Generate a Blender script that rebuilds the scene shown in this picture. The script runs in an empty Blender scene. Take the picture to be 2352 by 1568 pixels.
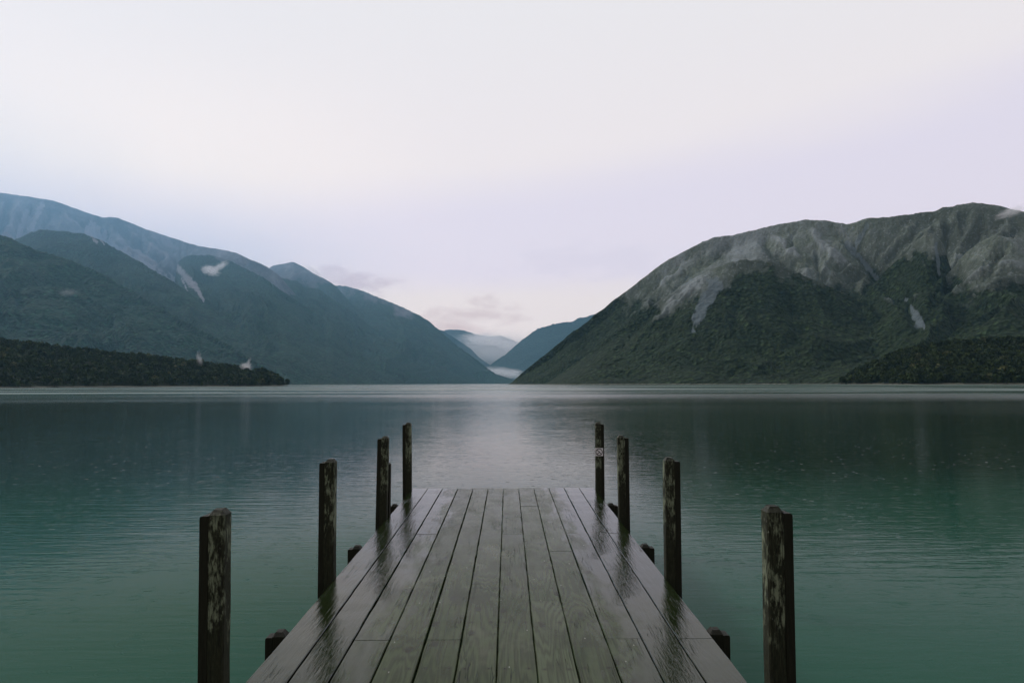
import bpy, math, random
import numpy as np
from mathutils import Vector, Matrix, Euler

random.seed(7)
sc = bpy.context.scene
COL = sc.collection
R = math.radians

# ------------------------------------------------------------------ helpers
def link(name, me, mat=None, parent=None):
    o = bpy.data.objects.new(name, me)
    COL.objects.link(o)
    if mat is not None:
        me.materials.append(mat)
    if parent is not None:
        o.parent = parent
    return o

def empty(name, loc=(0, 0, 0), rot=(0, 0, 0)):
    o = bpy.data.objects.new(name, None)
    o.location = loc
    o.rotation_euler = rot
    o.empty_display_size = .2
    COL.objects.link(o)
    return o

def tag(o, label=None, cat=None, group=None, kind=None):
    if label: o["label"] = label
    if cat: o["category"] = cat
    if group: o["group"] = group
    if kind: o["kind"] = kind
    return o

def mesh_np(name, verts, quads, attrs=None, smooth=True):
    me = bpy.data.meshes.new(name)
    verts = np.asarray(verts, np.float32); quads = np.asarray(quads, np.int32)
    k = quads.shape[1]
    me.vertices.add(len(verts)); me.vertices.foreach_set("co", verts.ravel())
    me.loops.add(quads.size); me.loops.foreach_set("vertex_index", quads.ravel())
    me.polygons.add(len(quads))
    me.polygons.foreach_set("loop_start", np.arange(0, quads.size, k, dtype=np.int32))
    try:
        me.polygons.foreach_set("loop_total", np.full(len(quads), k, np.int32))
    except Exception:
        pass
    me.update(calc_edges=True)
    if smooth:
        me.polygons.foreach_set("use_smooth", np.ones(len(quads), bool))
    for n, a in (attrs or {}).items():
        at = me.attributes.new(n, 'FLOAT', 'POINT')
        at.data.foreach_set("value", np.asarray(a, np.float32).ravel())
    me.validate()
    return me

class MB:
    """collects polygons for one mesh"""
    def __init__(s): s.v = []; s.f = []; s.a = []
    def add(s, vs, fs, a=0.0):
        b = len(s.v); s.v += [tuple(v) for v in vs]; s.f += [tuple(i + b for i in f) for f in fs]
        s.a += [a] * len(vs)
    def box(s, x0, x1, y0, y1, z0, z1, ch=0.0, a=0.0, jit=None):
        """box whose four top edges and upright edges are chamfered by ch"""
        if ch <= 0:
            vs = [(x0,y0,z0),(x1,y0,z0),(x1,y1,z0),(x0,y1,z0),(x0,y0,z1),(x1,y0,z1),(x1,y1,z1),(x0,y1,z1)]
            fs = [(0,3,2,1),(4,5,6,7),(0,1,5,4),(1,2,6,5),(2,3,7,6),(3,0,4,7)]
        else:
            vs = [(x0,y0,z0),(x1,y0,z0),(x1,y1,z0),(x0,y1,z0),
                  (x0,y0,z1-ch),(x1,y0,z1-ch),(x1,y1,z1-ch),(x0,y1,z1-ch),
                  (x0+ch,y0+ch,z1),(x1-ch,y0+ch,z1),(x1-ch,y1-ch,z1),(x0+ch,y1-ch,z1)]
            fs = [(0,3,2,1),(8,9,10,11),(0,1,5,4),(1,2,6,5),(2,3,7,6),(3,0,4,7),
                  (4,5,9,8),(5,6,10,9),(6,7,11,10),(7,4,8,11)]
        s.add(vs, fs, a)
    def build(s, name, mat, parent=None, attr="rnd", smooth=False):
        me = bpy.data.meshes.new(name)
        me.from_pydata(s.v, [], s.f)
        at = me.attributes.new(attr, 'FLOAT', 'POINT')
        at.data.foreach_set("value", np.asarray(s.a, np.float32))
        if smooth:
            me.polygons.foreach_set("use_smooth", [True] * len(me.polygons))
        me.update()
        return link(name, me, mat, parent)

# ------------------------------------------------------------------ noise
def _h(ix, iy, seed):
    n = (ix.astype(np.int64) * 374761393 + iy.astype(np.int64) * 668265263 + seed * 2147483647) & 0xFFFFFFFF
    n = ((n ^ (n >> 13)) * 1274126177) & 0xFFFFFFFF
    n = ((n ^ (n >> 16)) * 2246822519) & 0xFFFFFFFF
    return ((n ^ (n >> 15)) & 0xFFFFFF) / float(0xFFFFFF)

def vnoise(x, y, seed=0):
    ix = np.floor(x); iy = np.floor(y)
    fx = x - ix; fy = y - iy
    fx = fx**3 * (fx * (fx * 6 - 15) + 10); fy = fy**3 * (fy * (fy * 6 - 15) + 10)
    a = _h(ix, iy, seed); b = _h(ix + 1, iy, seed); c = _h(ix, iy + 1, seed); d = _h(ix + 1, iy + 1, seed)
    return (a * (1 - fx) + b * fx) * (1 - fy) + (c * (1 - fx) + d * fx) * fy

def fbm(x, y, oct=4, seed=0, gain=.5, lac=2.03):
    t = 0; a = 1; s = 0
    for i in range(oct):
        t = t + a * vnoise(x, y, seed + 17 * i); s += a; a *= gain; x = x * lac + 5.1; y = y * lac + 3.7
    return t / s

def ridged(x, y, oct=4, seed=0, gain=.5):
    t = 0; a = 1; s = 0
    for i in range(oct):
        t = t + a * (1 - np.abs(2 * vnoise(x, y, seed + 31 * i) - 1)); s += a; a *= gain; x = x * 2.1 + 1.3; y = y * 2.1 + 7.7
    return t / s

def sstep(a, b, x):
    t = np.clip((x - a) / (b - a), 0, 1)
    return t * t * (3 - 2 * t)

# ------------------------------------------------------------------ camera
CAM_H = 2.25            # eye above the lake
DECK_H = 1.5            # eye above the boards
FPX = 1699.0            # focal length in units of a 2352 px wide frame
CX, CY = 1176.0, 784.0
cam_d = bpy.data.cameras.new("camera")
cam_d.sensor_width = 36.0
cam_d.lens = FPX / 2352.0 * 36.0
cam_d.clip_start = .05
cam_d.clip_end = 90000
cam = bpy.data.objects.new("camera", cam_d)
COL.objects.link(cam)
PITCH, YAW, ROLL = R(3.25), R(-.355), R(-.2)
CR = (Matrix.Rotation(YAW, 3, 'Z') @ Matrix.Rotation(math.pi / 2 + PITCH, 3, 'X') @ Matrix.Rotation(ROLL, 3, 'Z'))
cam.matrix_world = Matrix.Translation((0, 0, CAM_H)) @ CR.to_4x4()
sc.camera = cam
CRn = np.array(CR)

def ray(px, py):
    """direction per unit of level distance for measured photo coordinates"""
    px = np.asarray(px, float); py = np.asarray(py, float)
    d = np.stack([(px - CX) / FPX, -(py - CY) / FPX, -np.ones_like(px)], -1) @ CRn.T
    return d / np.hypot(d[..., 0], d[..., 1])[..., None]

def project(P):
    q = (P - np.array([0, 0, CAM_H])) @ CRn
    z = np.maximum(-q[..., 2], 1e-3)
    return CX + FPX * q[..., 0] / z, CY - FPX * q[..., 1] / z

# ------------------------------------------------------------------ node helpers
def new_mat(name):
    m = bpy.data.materials.new(name); m.use_nodes = True
    nt = m.node_tree; nt.nodes.clear()
    return m, nt

class NT:
    def __init__(s, nt): s.nt = nt
    def n(s, t, **kw):
        nd = s.nt.nodes.new(t)
        for k, v in kw.items():
            if k.startswith("i_"):
                key = k[2:]
                key = int(key) if key.isdigit() else key.replace("_", " ")
                s.inp(nd, key, v)
            else:
                setattr(nd, k, v)
        return nd
    def inp(s, nd, key, v):
        sock = nd.inputs[key]
        if isinstance(v, bpy.types.NodeSocket): s.nt.links.new(v, sock)
        elif isinstance(v, (int, float)) and hasattr(sock.default_value, '__len__'):
            sock.default_value = [v] * len(sock.default_value)
        else: sock.default_value = v
    def math(s, op, a, b=None, c=None, clamp=False):
        nd = s.nt.nodes.new('ShaderNodeMath'); nd.operation = op; nd.use_clamp = clamp
        for i, v in enumerate((a, b, c)):
            if v is not None: s.inp(nd, i, v)
        return nd.outputs[0]
    def vmath(s, op, a, b=None, scale=None):
        nd = s.nt.nodes.new('ShaderNodeVectorMath'); nd.operation = op
        s.inp(nd, 0, a)
        if b is not None: s.inp(nd, 1, b)
        if scale is not None: s.inp(nd, 'Scale', scale)
        return nd.outputs['Value'] if op in ('LENGTH', 'DOT_PRODUCT', 'DISTANCE') else nd.outputs[0]
    def mix(s, f, a, b, blend='MIX'):
        nd = s.nt.nodes.new('ShaderNodeMix'); nd.data_type = 'RGBA'; nd.blend_type = blend
        s.inp(nd, 0, f)
        for i, v in ((6, a), (7, b)):
            if not isinstance(v, bpy.types.NodeSocket): v = (*v[:3], 1.0)
            s.inp(nd, i, v)
        return nd.outputs[2]
    def mapr(s, v, a, b, c=0.0, d=1.0, smooth=True):
        nd = s.nt.nodes.new('ShaderNodeMapRange'); nd.clamp = True
        if smooth: nd.interpolation_type = 'SMOOTHSTEP'
        for i, x in enumerate((v, a, b, c, d)): s.inp(nd, i, x)
        return nd.outputs[0]
    def noise(s, vec, scale, detail=3.0, rough=.55, dist=0.0, dims='3D'):
        nd = s.nt.nodes.new('ShaderNodeTexNoise'); nd.noise_dimensions = dims
        s.inp(nd, 'Vector', vec); s.inp(nd, 'Scale', scale); s.inp(nd, 'Detail', detail)
        s.inp(nd, 'Roughness', rough); s.inp(nd, 'Distortion', dist)
        return nd
    def mapping(s, vec, scale=(1, 1, 1), rot=(0, 0, 0), loc=(0, 0, 0)):
        nd = s.nt.nodes.new('ShaderNodeMapping')
        s.inp(nd, 'Vector', vec); s.inp(nd, 'Scale', scale); s.inp(nd, 'Rotation', rot); s.inp(nd, 'Location', loc)
        return nd.outputs[0]
    def attr(s, name):
        nd = s.nt.nodes.new('ShaderNodeAttribute'); nd.attribute_name = name
        return nd.outputs['Fac']
    def obj(s):
        return s.nt.nodes.new('ShaderNodeTexCoord').outputs['Object']
    def bump(s, h, dist, strength=1.0, normal=None):
        nd = s.nt.nodes.new('ShaderNodeBump')
        s.inp(nd, 'Height', h); s.inp(nd, 'Distance', dist); s.inp(nd, 'Strength', strength)
        if normal is not None: s.inp(nd, 'Normal', normal)
        return nd.outputs[0]
    def out(s, shader, vol=None):
        o = s.nt.nodes.new('ShaderNodeOutputMaterial')
        if shader is not None: s.nt.links.new(shader, o.inputs['Surface'])
        if vol is not None: s.nt.links.new(vol, o.inputs['Volume'])
    def princ(s, color, rough, normal=None, spec=.5, ior=1.45, coat=0.0, coat_rough=.05, coat_normal=None, tint=None):
        nd = s.nt.nodes.new('ShaderNodeBsdfPrincipled')
        if not isinstance(color, bpy.types.NodeSocket): color = (*color[:3], 1)
        s.inp(nd, 'Base Color', color); s.inp(nd, 'Roughness', rough)
        s.inp(nd, 'Specular IOR Level', spec); s.inp(nd, 'IOR', ior)
        if normal is not None: s.inp(nd, 'Normal', normal)
        if tint is not None: s.inp(nd, 'Specular Tint', (*tint, 1))
        if not isinstance(coat, float) or coat > 0:
            s.inp(nd, 'Coat Weight', coat); s.inp(nd, 'Coat Roughness', coat_rough); s.inp(nd, 'Coat IOR', 1.13)
            if coat_normal is not None: s.inp(nd, 'Coat Normal', coat_normal)
        return nd.outputs[0]

# ------------------------------------------------------------------ materials
def mountain_mat(name, f_dark, f_light, grass, rock, scree, crown=9.0, bumpd=7.0):
    m, nt = new_mat(name); g = NT(nt)
    p = g.obj()
    alp = g.attr("alp"); scr = g.attr("scree")
    n1 = g.noise(p, 1 / crown, 3, .65).outputs[0]
    n2 = g.noise(p, 1 / (crown * 16), 4, .6).outputs[0]
    n3 = g.noise(g.mapping(p, (1, 1, .25)), 1 / (crown * 4), 5, .7).outputs[0]
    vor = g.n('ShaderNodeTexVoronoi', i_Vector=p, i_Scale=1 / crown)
    fc = g.mix(g.mapr(g.math('ADD', g.math('MULTIPLY', n1, .6), g.math('MULTIPLY', n2, .5)), .38, .72), f_dark, f_light)
    fc = g.mix(g.mapr(vor.outputs['Color'], .70, .97, 0, .8), fc, tuple(c * 2.0 for c in f_light))
    fc = g.mix(g.mapr(vor.outputs['Distance'], .35, .80, 0, .55), fc, tuple(c * .35 for c in f_dark))  # gaps between crowns darkened in the colour, standing in for shade
    ac = g.mix(g.mapr(n3, .42, .68, 0, .6), grass, rock)
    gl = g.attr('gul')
    ac = g.mix(g.mapr(gl, .66, .86, 0, .85), ac, rock)  # bare rock on spurs, paler to stand in for light on the ridges
    ac = g.mix(g.mapr(gl, .58, .36, 0, .75), ac, tuple(c * .42 for c in grass))  # scrub in gullies, with their shade also put into the colour
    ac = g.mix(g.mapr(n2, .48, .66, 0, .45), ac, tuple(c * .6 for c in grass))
    ac = g.mix(g.attr('alt'), tuple(c * .55 for c in grass), ac)
    gr = g.noise(p, 1 / (crown * .9), 4, .75).outputs[0]
    ac = g.mix(g.mapr(gr, .52, .68, 0, .5), ac, tuple(c * .45 for c in grass))
    ac = g.mix(g.mapr(gr, .46, .34, 0, .4), ac, tuple(min(1, c * 1.3) for c in rock))
    edge = g.math('ADD', alp, g.math('MULTIPLY', g.math('SUBTRACT', g.noise(p, 1 / (crown * 5), 6, .78).outputs[0], .5), 1.5))
    k = g.mapr(edge, .22, .85)
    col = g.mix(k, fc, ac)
    sk = g.mapr(g.math('ADD', scr, g.math('MULTIPLY', g.math('SUBTRACT', n3, .5), 2.2)), .42, .95, 0, .75)
    col = g.mix(sk, col, scree)
    kk = g.math('MAXIMUM', k, sk)
    hgt = g.mix(kk, vor.outputs['Distance'], n3)
    dist = g.mapr(kk, 0, 1, bumpd, bumpd * 2.2, smooth=False)
    # a narrow, broken strip of pale stones at the water's edge
    zz = g.n('ShaderNodeSeparateXYZ'); g.inp(zz, 0, p)
    bz = g.math('SUBTRACT', zz.outputs[2], g.math('MULTIPLY', g.noise(p, 1 / 30., 3, .6).outputs[0], 2.0))
    col = g.mix(g.mapr(bz, -.3, .5, .8, 0.0), col, (.16, .16, .135))
    b = g.bump(hgt, dist, 1.0)
    g.out(g.princ(col, .9, b, spec=.15))
    return m

M = {}
M['mount_right'] = mountain_mat("forest_and_tussock_right", (.008, .017, .006), (.026, .042, .016), (.118, .140, .108), (.235, .262, .272), (.135, .165, .185), 6.0, 5.0)
M['mount_left'] = mountain_mat("forest_and_scree_left", (.005, .018, .010), (.018, .054, .028), (.135, .14, .165), (.25, .24, .285), (.33, .315, .365), 13.0, 15.0)
M['mount_far'] = mountain_mat("distant_forest", (.010, .026, .024), (.020, .045, .038), (.05, .07, .07), (.10, .11, .12), (.2, .2, .22), 16.0, 12.0)
M['spit'] = mountain_mat("forest_floor", (.008, .013, .004), (.02, .028, .008), (.03, .035, .015), (.06, .06, .05), (.1, .1, .09), 4.0, 2.0)

def leaf_mat():
    m, nt = new_mat("forest_leaves"); g = NT(nt)
    r = g.attr("rnd")
    c = g.mix(g.mapr(r, 0, .9), (.009, .018, .004), (.034, .052, .010))
    c = g.mix(g.mapr(r, .93, 1.0, 0, .8), c, (.085, .085, .030))
    g.out(g.princ(c, .75, spec=.2))
    return m
M['leaf'] = leaf_mat()

def water_mat():
    m, nt = new_mat("lake_water"); g = NT(nt)
    p = g.obj()
    # wind lanes: ruffled against calm water
    lane = g.noise(g.mapping(p, (1 / 300, 1 / 75, 1), (0, 0, R(5))), 1.0, 3, .5).outputs[0]
    lane = g.mapr(lane, .42, .60)
    lane2 = g.noise(g.mapping(p, (1 / 26, 1 / 8, 1), (0, 0, R(-8))), 1.0, 2, .5).outputs[0]
    lane2 = g.mapr(lane2, .36, .64, .35, 1.0)
    # long ripples, crests lying across the view, slightly slanted
    w1 = g.noise(g.mapping(p, (.7, 4.6, 1), (0, 0, R(-9))), 1.0, 2, .5, .4).outputs[0]
    w2 = g.noise(g.mapping(p, (2.2, 8.5, 1), (0, 0, R(-4))), 1.0, 3, .6, .3).outputs[0]
    # rain rings
    def rings(scale, off, r0, r1, k):
        v = g.n('ShaderNodeTexVoronoi', voronoi_dimensions='2D', i_Scale=scale, i_Randomness=.9)
        g.inp(v, 'Vector', g.mapping(p, loc=(off, off * .7, 0)))
        d = g.math('DIVIDE', v.outputs['Distance'], scale)
        rnd = g.n('ShaderNodeSeparateColor'); g.inp(rnd, 0, v.outputs['Color'])
        rad = g.mapr(rnd.outputs[0], 0, 1, r0, r1, smooth=False)
        x = g.math('SUBTRACT', d, rad)
        env = g.math('POWER', 2.718, g.math('MULTIPLY', g.math('MULTIPLY', x, x), -1 / (2 * .014 ** 2)))
        on = g.mapr(rnd.outputs[1], .30, .62)
        return g.math('MULTIPLY', g.math('MULTIPLY', g.math('SINE', g.math('MULTIPLY', x, k)), env), on)
    rg = g.math('ADD', rings(2.6, 0.0, .01, .09, 210.0), rings(1.9, 13.7, .02, .13, 170.0))
    h = g.math('ADD', g.math('MULTIPLY', w1, g.math('MULTIPLY', lane2, .0055)), g.math('MULTIPLY', w2, .0032))
    h = g.math('ADD', h, g.math('MULTIPLY', rg, .00035))
    b = g.bump(h, 1.0, 1.0)
    sp0 = g.n('ShaderNodeSeparateXYZ'); g.inp(sp0, 0, p)
    # wavelets too small to draw one by one still tilt the surface
    s1 = g.noise(g.mapping(p, (9.0, 23.0, 1)), 1.0, 2, .6)
    s2 = g.noise(g.mapping(p, (1.1, 4.0, 1), (0, 0, R(-7))), 1.0, 3, .6)
    sl = g.vmath('ADD', g.vmath('SUBTRACT', s1.outputs['Color'], (.5, .5, .5)), g.vmath('SUBTRACT', s2.outputs['Color'], (.5, .5, .5)))
    far = g.math('ADD', g.mapr(g.vmath('LENGTH', p), 6.0, 50.0, .25, 1.0), g.mapr(g.vmath('LENGTH', p), 40.0, 260.0, 0.0, 3.2))
    amp = g.math('MULTIPLY', g.math('ADD', g.math('MULTIPLY', lane, .08), .062), far)
    sl = g.vmath('MULTIPLY', sl, g.n('ShaderNodeCombineXYZ', i_X=.75, i_Y=1.0, i_Z=0.0).outputs[0])
    sl = g.vmath('SCALE', sl, scale=amp)
    # drops striking the surface: tiny tilted facets that catch the sky
    fv = g.n('ShaderNodeTexVoronoi', voronoi_dimensions='2D', i_Scale=1.0); g.inp(fv, 'Vector', g.mapping(p, (1.7, 2.3, 1)))
    fr = g.n('ShaderNodeSeparateColor'); g.inp(fr, 0, fv.outputs['Color'])
    fl = g.math('MULTIPLY', g.mapr(fv.outputs['Distance'], .04, .10, 1.0, 0.0), g.mapr(fr.outputs[0], .55, .95))
    fl = g.math('MULTIPLY', fl, g.mapr(g.noise(p, .11, 3, .6).outputs[0], .42, .60))
    fl = g.math('MULTIPLY', fl, g.mapr(sp0.outputs[1], 6.0, 11.0))
    sl = g.vmath('ADD', sl, g.n('ShaderNodeCombineXYZ', i_X=0.0, i_Y=g.math('MULTIPLY', fl, -.26), i_Z=0.0).outputs[0])
    nrm = g.vmath('NORMALIZE', g.vmath('ADD', b, sl))
    rough = g.math('ADD', g.math('MULTIPLY', lane, .06), .05)
    rough = g.math('ADD', rough, g.math('MULTIPLY', g.math('MULTIPLY', lane, .19), g.mapr(g.vmath('LENGTH', p), 60.0, 260.0)))
    rough = g.math('ADD', rough, g.mapr(g.vmath('LENGTH', p), 25.0, 160.0, 0.0, .07))
    big = g.noise(p, 1 / 9.0, 2, .5).outputs[0]
    sp = g.n('ShaderNodeSeparateXYZ'); g.inp(sp, 0, p)
    shelf = g.mapr(g.math('ADD', sp.outputs[1], g.math('MULTIPLY', g.math('SUBTRACT', big, .5), 9.0)), 5.0, 24.0)
    body = g.mix(g.mapr(big, .35, .65), (.019, .076, .050), (.024, .088, .062))
    body = g.mix(shelf, body, (.0055, .018, .007))
    body = g.mix(g.mapr(g.vmath('LENGTH', p), 90.0, 220.0, 0.0, 1.0), body, (.020, .068, .044))     # bottom drops past the shore shelf; water tinted paler teal far out
    g.out(g.princ(body, rough, nrm, spec=.5, ior=g.math('ADD', g.mapr(shelf, 0, 1, 1.055, 1.185, smooth=False), g.mapr(g.vmath('LENGTH', p), 12.0, 80.0, 0.0, .14)), tint=(.80, 1.0, .90)))
    return m
M['water'] = water_mat()

def deck_mat():
    m, nt = new_mat("wet_weathered_boards"); g = NT(nt)
    p = g.obj(); r = g.attr("rnd")
    off = g.n('ShaderNodeCombineXYZ'); g.inp(off, 0, g.math('MULTIPLY', r, 37.0)); g.inp(off, 1, g.math('MULTIPLY', r, 91.0)); g.inp(off, 2, g.math('MULTIPLY', r, 17.0))
    q = g.vmath('ADD', p, off.outputs[0])
    # growth rings cut lengthwise: long arches
    warp = g.noise(g.mapping(q, (2.4, .38, 1)), 1.0, 2, .45).outputs[0]
    rings = g.math('ADD', g.math('MULTIPLY', warp, 9.0), g.noise(g.mapping(q, (34, .5, 1)), 1.0, 3, .6).outputs[0])
    ring = g.math('FRACT', g.math('MULTIPLY', rings, 2.6))
    ring = g.math('ABSOLUTE', g.math('SUBTRACT', g.math('MULTIPLY', ring, 2.0), 1.0))
    fib = g.noise(g.mapping(q, (160, 5, 1)), 1.0, 3, .65).outputs[0]
    blot = g.noise(g.mapping(q, (5, 1.6, 1)), 1.0, 4, .6).outputs[0]
    rk = g.n('ShaderNodeTexWhiteNoise', noise_dimensions='1D'); g.inp(rk, 'W', r)
    tone = rk.outputs['Value']
    dirt = g.noise(g.mapping(p, (2.2, 1.3, 1)), 1.0, 5, .68).outputs[0]
    c = g.mix(tone, (.034, .050, .018), (.064, .084, .042))
    c = g.mix(g.mapr(ring, .1, .9, 0, .6), c, (.014, .018, .007))
    c = g.mix(g.mapr(fib, .50, .75, 0, .4), c, (.07, .072, .052))
    c = g.mix(g.mapr(blot, .52, .74, 0, .6), c, (.020, .034, .012))
    c = g.mix(g.mapr(dirt, .50, .68, 0, .6), c, (.016, .022, .008))
    c = g.mix(g.mapr(dirt, .46, .32, 0, .35), c, (.105, .115, .075))
    # checks (cracks) along the grain
    ck = g.noise(g.mapping(q, (46, 1.0, 1)), 1.0, 2, .5, .25).outputs[0]
    crack = g.mapr(g.math('ABSOLUTE', g.math('SUBTRACT', ck, .5)), .0, .012, 1.0, 0.0)
    crack = g.math('MULTIPLY', crack, g.mapr(g.noise(g.mapping(q, (4, 1.1, 1)), 1.0, 2).outputs[0], .50, .60))
    c = g.mix(crack, c, (.006, .007, .004))
    # knots
    kv = g.n('ShaderNodeTexVoronoi', voronoi_dimensions='2D', i_Scale=1.0); g.inp(kv, 'Vector', g.mapping(q, (3.2, 1.4, 1)))
    knot = g.mapr(kv.outputs['Distance'], .03, .10, 1.0, 0.0)
    c = g.mix(g.math('MULTIPLY', knot, .8), c, (.014, .015, .009))
    # pale flecks
    fv = g.n('ShaderNodeTexVoronoi', voronoi_dimensions='2D', i_Scale=1.0); g.inp(fv, 'Vector', g.mapping(p, (15, 5, 1), (0, 0, R(12))))
    fr = g.n('ShaderNodeSeparateColor'); g.inp(fr, 0, fv.outputs['Color'])
    fl = g.math('MULTIPLY', g.mapr(fv.outputs['Distance'], .03, .055, 1.0, 0.0), g.math('GREATER_THAN', fr.outputs[0], .93))
    c = g.mix(fl, c, (.30, .30, .27))
    # nail heads, two to a board over every joist
    s0 = g.n('ShaderNodeSeparateXYZ'); g.inp(s0, 0, p)
    fx = g.math('FRACT', g.math('DIVIDE', g.math('ADD', s0.outputs[0], 1.308), 2.494 / 12))
    dxn = g.math('MULTIPLY', g.math('SUBTRACT', g.math('ABSOLUTE', g.math('SUBTRACT', fx, .5)), .30), 2.494 / 12)
    fy = g.math('SUBTRACT', g.math('FRACT', g.math('DIVIDE', g.math('ADD', s0.outputs[1], .115), .735)), .5)
    dyn = g.math('ADD', g.math('MULTIPLY', fy, .735), g.math('MULTIPLY', g.math('SUBTRACT', tone, .5), .03))
    nd = g.math('SQRT', g.math('ADD', g.math('MULTIPLY', dxn, dxn), g.math('MULTIPLY', dyn, dyn)))
    nail = g.mapr(nd, .0045, .007, 1.0, 0.0)
    c = g.mix(nail, c, (.010, .010, .007))
    c = g.mix(g.mapr(nd, .006, .030, .45, 0.0), c, (.016, .015, .009))
    # wetness: a film of water stands on the outer boards, the middle has soaked in
    sx = g.n('ShaderNodeSeparateXYZ'); g.inp(sx, 0, p)
    ax = g.math('ABSOLUTE', g.math('SUBTRACT', sx.outputs[0], -.06))
    wn = g.noise(g.mapping(q, (7, 1.5, 1)), 1.0, 4, .6).outputs[0]
    wet = g.mapr(g.math('ADD', ax, g.math('MULTIPLY', g.math('SUBTRACT', wn, .5), .9)), .55, .85)
    hb = g.math('ADD', g.math('MULTIPLY', fib, .0011), g.math('MULTIPLY', ring, .0006))
    hb = g.math('SUBTRACT', hb, g.math('MULTIPLY', crack, .003))
    hb = g.math('ADD', hb, g.math('MULTIPLY', blot, .003))
    b = g.bump(hb, 1.0, .85)
    fh = g.math('ADD', g.math('MULTIPLY', g.noise(g.mapping(q, (60, 5, 1)), 1.0, 3, .7).outputs[0], .0012), g.math('MULTIPLY', blot, .0015))
    fb = g.bump(fh, 1.0, .8)
    c = g.mix(g.math('MULTIPLY', wet, .85), c, (.007, .0125, .0035))
    gloss = g.math('ADD', g.mapr(wet, 0, 1, .20, .035, smooth=False), g.math('MULTIPLY', g.math('SUBTRACT', 1.0, wet), g.math('MULTIPLY', g.math('SUBTRACT', blot, .5), .4)))
    ior = g.mapr(wet, 0, 1, 1.135, 1.285, smooth=False)
    nb = g.bump(g.math('ADD', fh, g.math('MULTIPLY', hb, .6)), 1.0, .75)
    g.out(g.princ(c, gloss, nb, spec=.5, ior=ior, tint=(.86, 1.0, .84)))
    return m
M['deck'] = deck_mat()

def post_mat():
    m, nt = new_mat("lichened_post_timber"); g = NT(nt)
    p = g.obj()
    info = g.n('ShaderNodeObjectInfo')
    off = g.n('ShaderNodeCombineXYZ'); g.inp(off, 0, g.math('MULTIPLY', info.outputs['Random'], 53.0)); g.inp(off, 2, g.math('MULTIPLY', info.outputs['Random'], 29.0))
    q = g.vmath('ADD', p, off.outputs[0])
    big = g.noise(g.mapping(q, (15, 15, 6.5)), 1.0, 4, .65).outputs[0]
    fine = g.noise(g.mapping(q, (85, 85, 22)), 1.0, 4, .7).outputs[0]
    k = g.math('ADD', g.math('MULTIPLY', big, .8), g.math('MULTIPLY', fine, .5))
    sz = g.n('ShaderNodeSeparateXYZ'); g.inp(sz, 0, p)
    z = sz.outputs[2]
    dry = g.math('MULTIPLY', g.mapr(g.math('ADD', z, g.math('MULTIPLY', big, .3)),   .40, .56), g.mapr(g.math('ADD', z, g.math('MULTIPLY', big, .16)), .93, .98, 1.0, 0.0))
    lich = g.math('MULTIPLY', g.mapr(k, .61, .76), dry)
    c = g.mix(g.mapr(fine, .35, .7), (.010, .012, .005), (.028, .032, .016))
    c = g.mix(lich, c, (.185, .215, .145))
    spots = g.math('MULTIPLY', g.mapr(g.noise(g.mapping(q, (60, 60, 30)), 1.0, 2).outputs[0], .66, .72), dry)
    c = g.mix(g.math('MULTIPLY', spots, .6), c, (.22, .24, .19))
    ck = g.noise(g.mapping(q, (60, 60, 1.3)), 1.0, 2, .5).outputs[0]
    crack = g.mapr(g.math('ABSOLUTE', g.math('SUBTRACT', ck, .5)), 0, .02, 1, 0)
    c = g.mix(g.math('MULTIPLY', crack, .7), c, (.005, .005, .003))
    h = g.math('SUBTRACT', g.math('MULTIPLY', fine, .004), g.math('MULTIPLY', crack, .004))
    g.out(g.princ(c, .6, g.bump(h, 1.0, .9), spec=.3))
    return m
M['post'] = post_mat()

def dark_wood():
    m, nt = new_mat("soaked_dark_timber"); g = NT(nt)
    p = g.obj()
    fine = g.noise(g.mapping(p, (70, 70, 6)), 1.0, 4, .7).outputs[0]
    c = g.mix(g.mapr(fine, .35, .7), (.008, .0085, .004), (.015, .016, .009))
    g.out(g.princ(c, .6, g.bump(fine, .003, .8), spec=.25))
    return m
M['dark'] = dark_wood()

def plain(name, c, rough=.5):
    m, nt = new_mat(name); g = NT(nt)
    n = g.noise(g.obj(), 60.0, 3).outputs[0]
    g.out(g.princ(g.mix(g.mapr(n, .3, .7, 0, .25), c, tuple(x * .75 for x in c)), rough))
    return m
M['sign_white'] = plain("white_enamel", (.80, .77, .80), .4)
M['sign_black'] = plain("black_print", (.012, .012, .012), .5)

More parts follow.
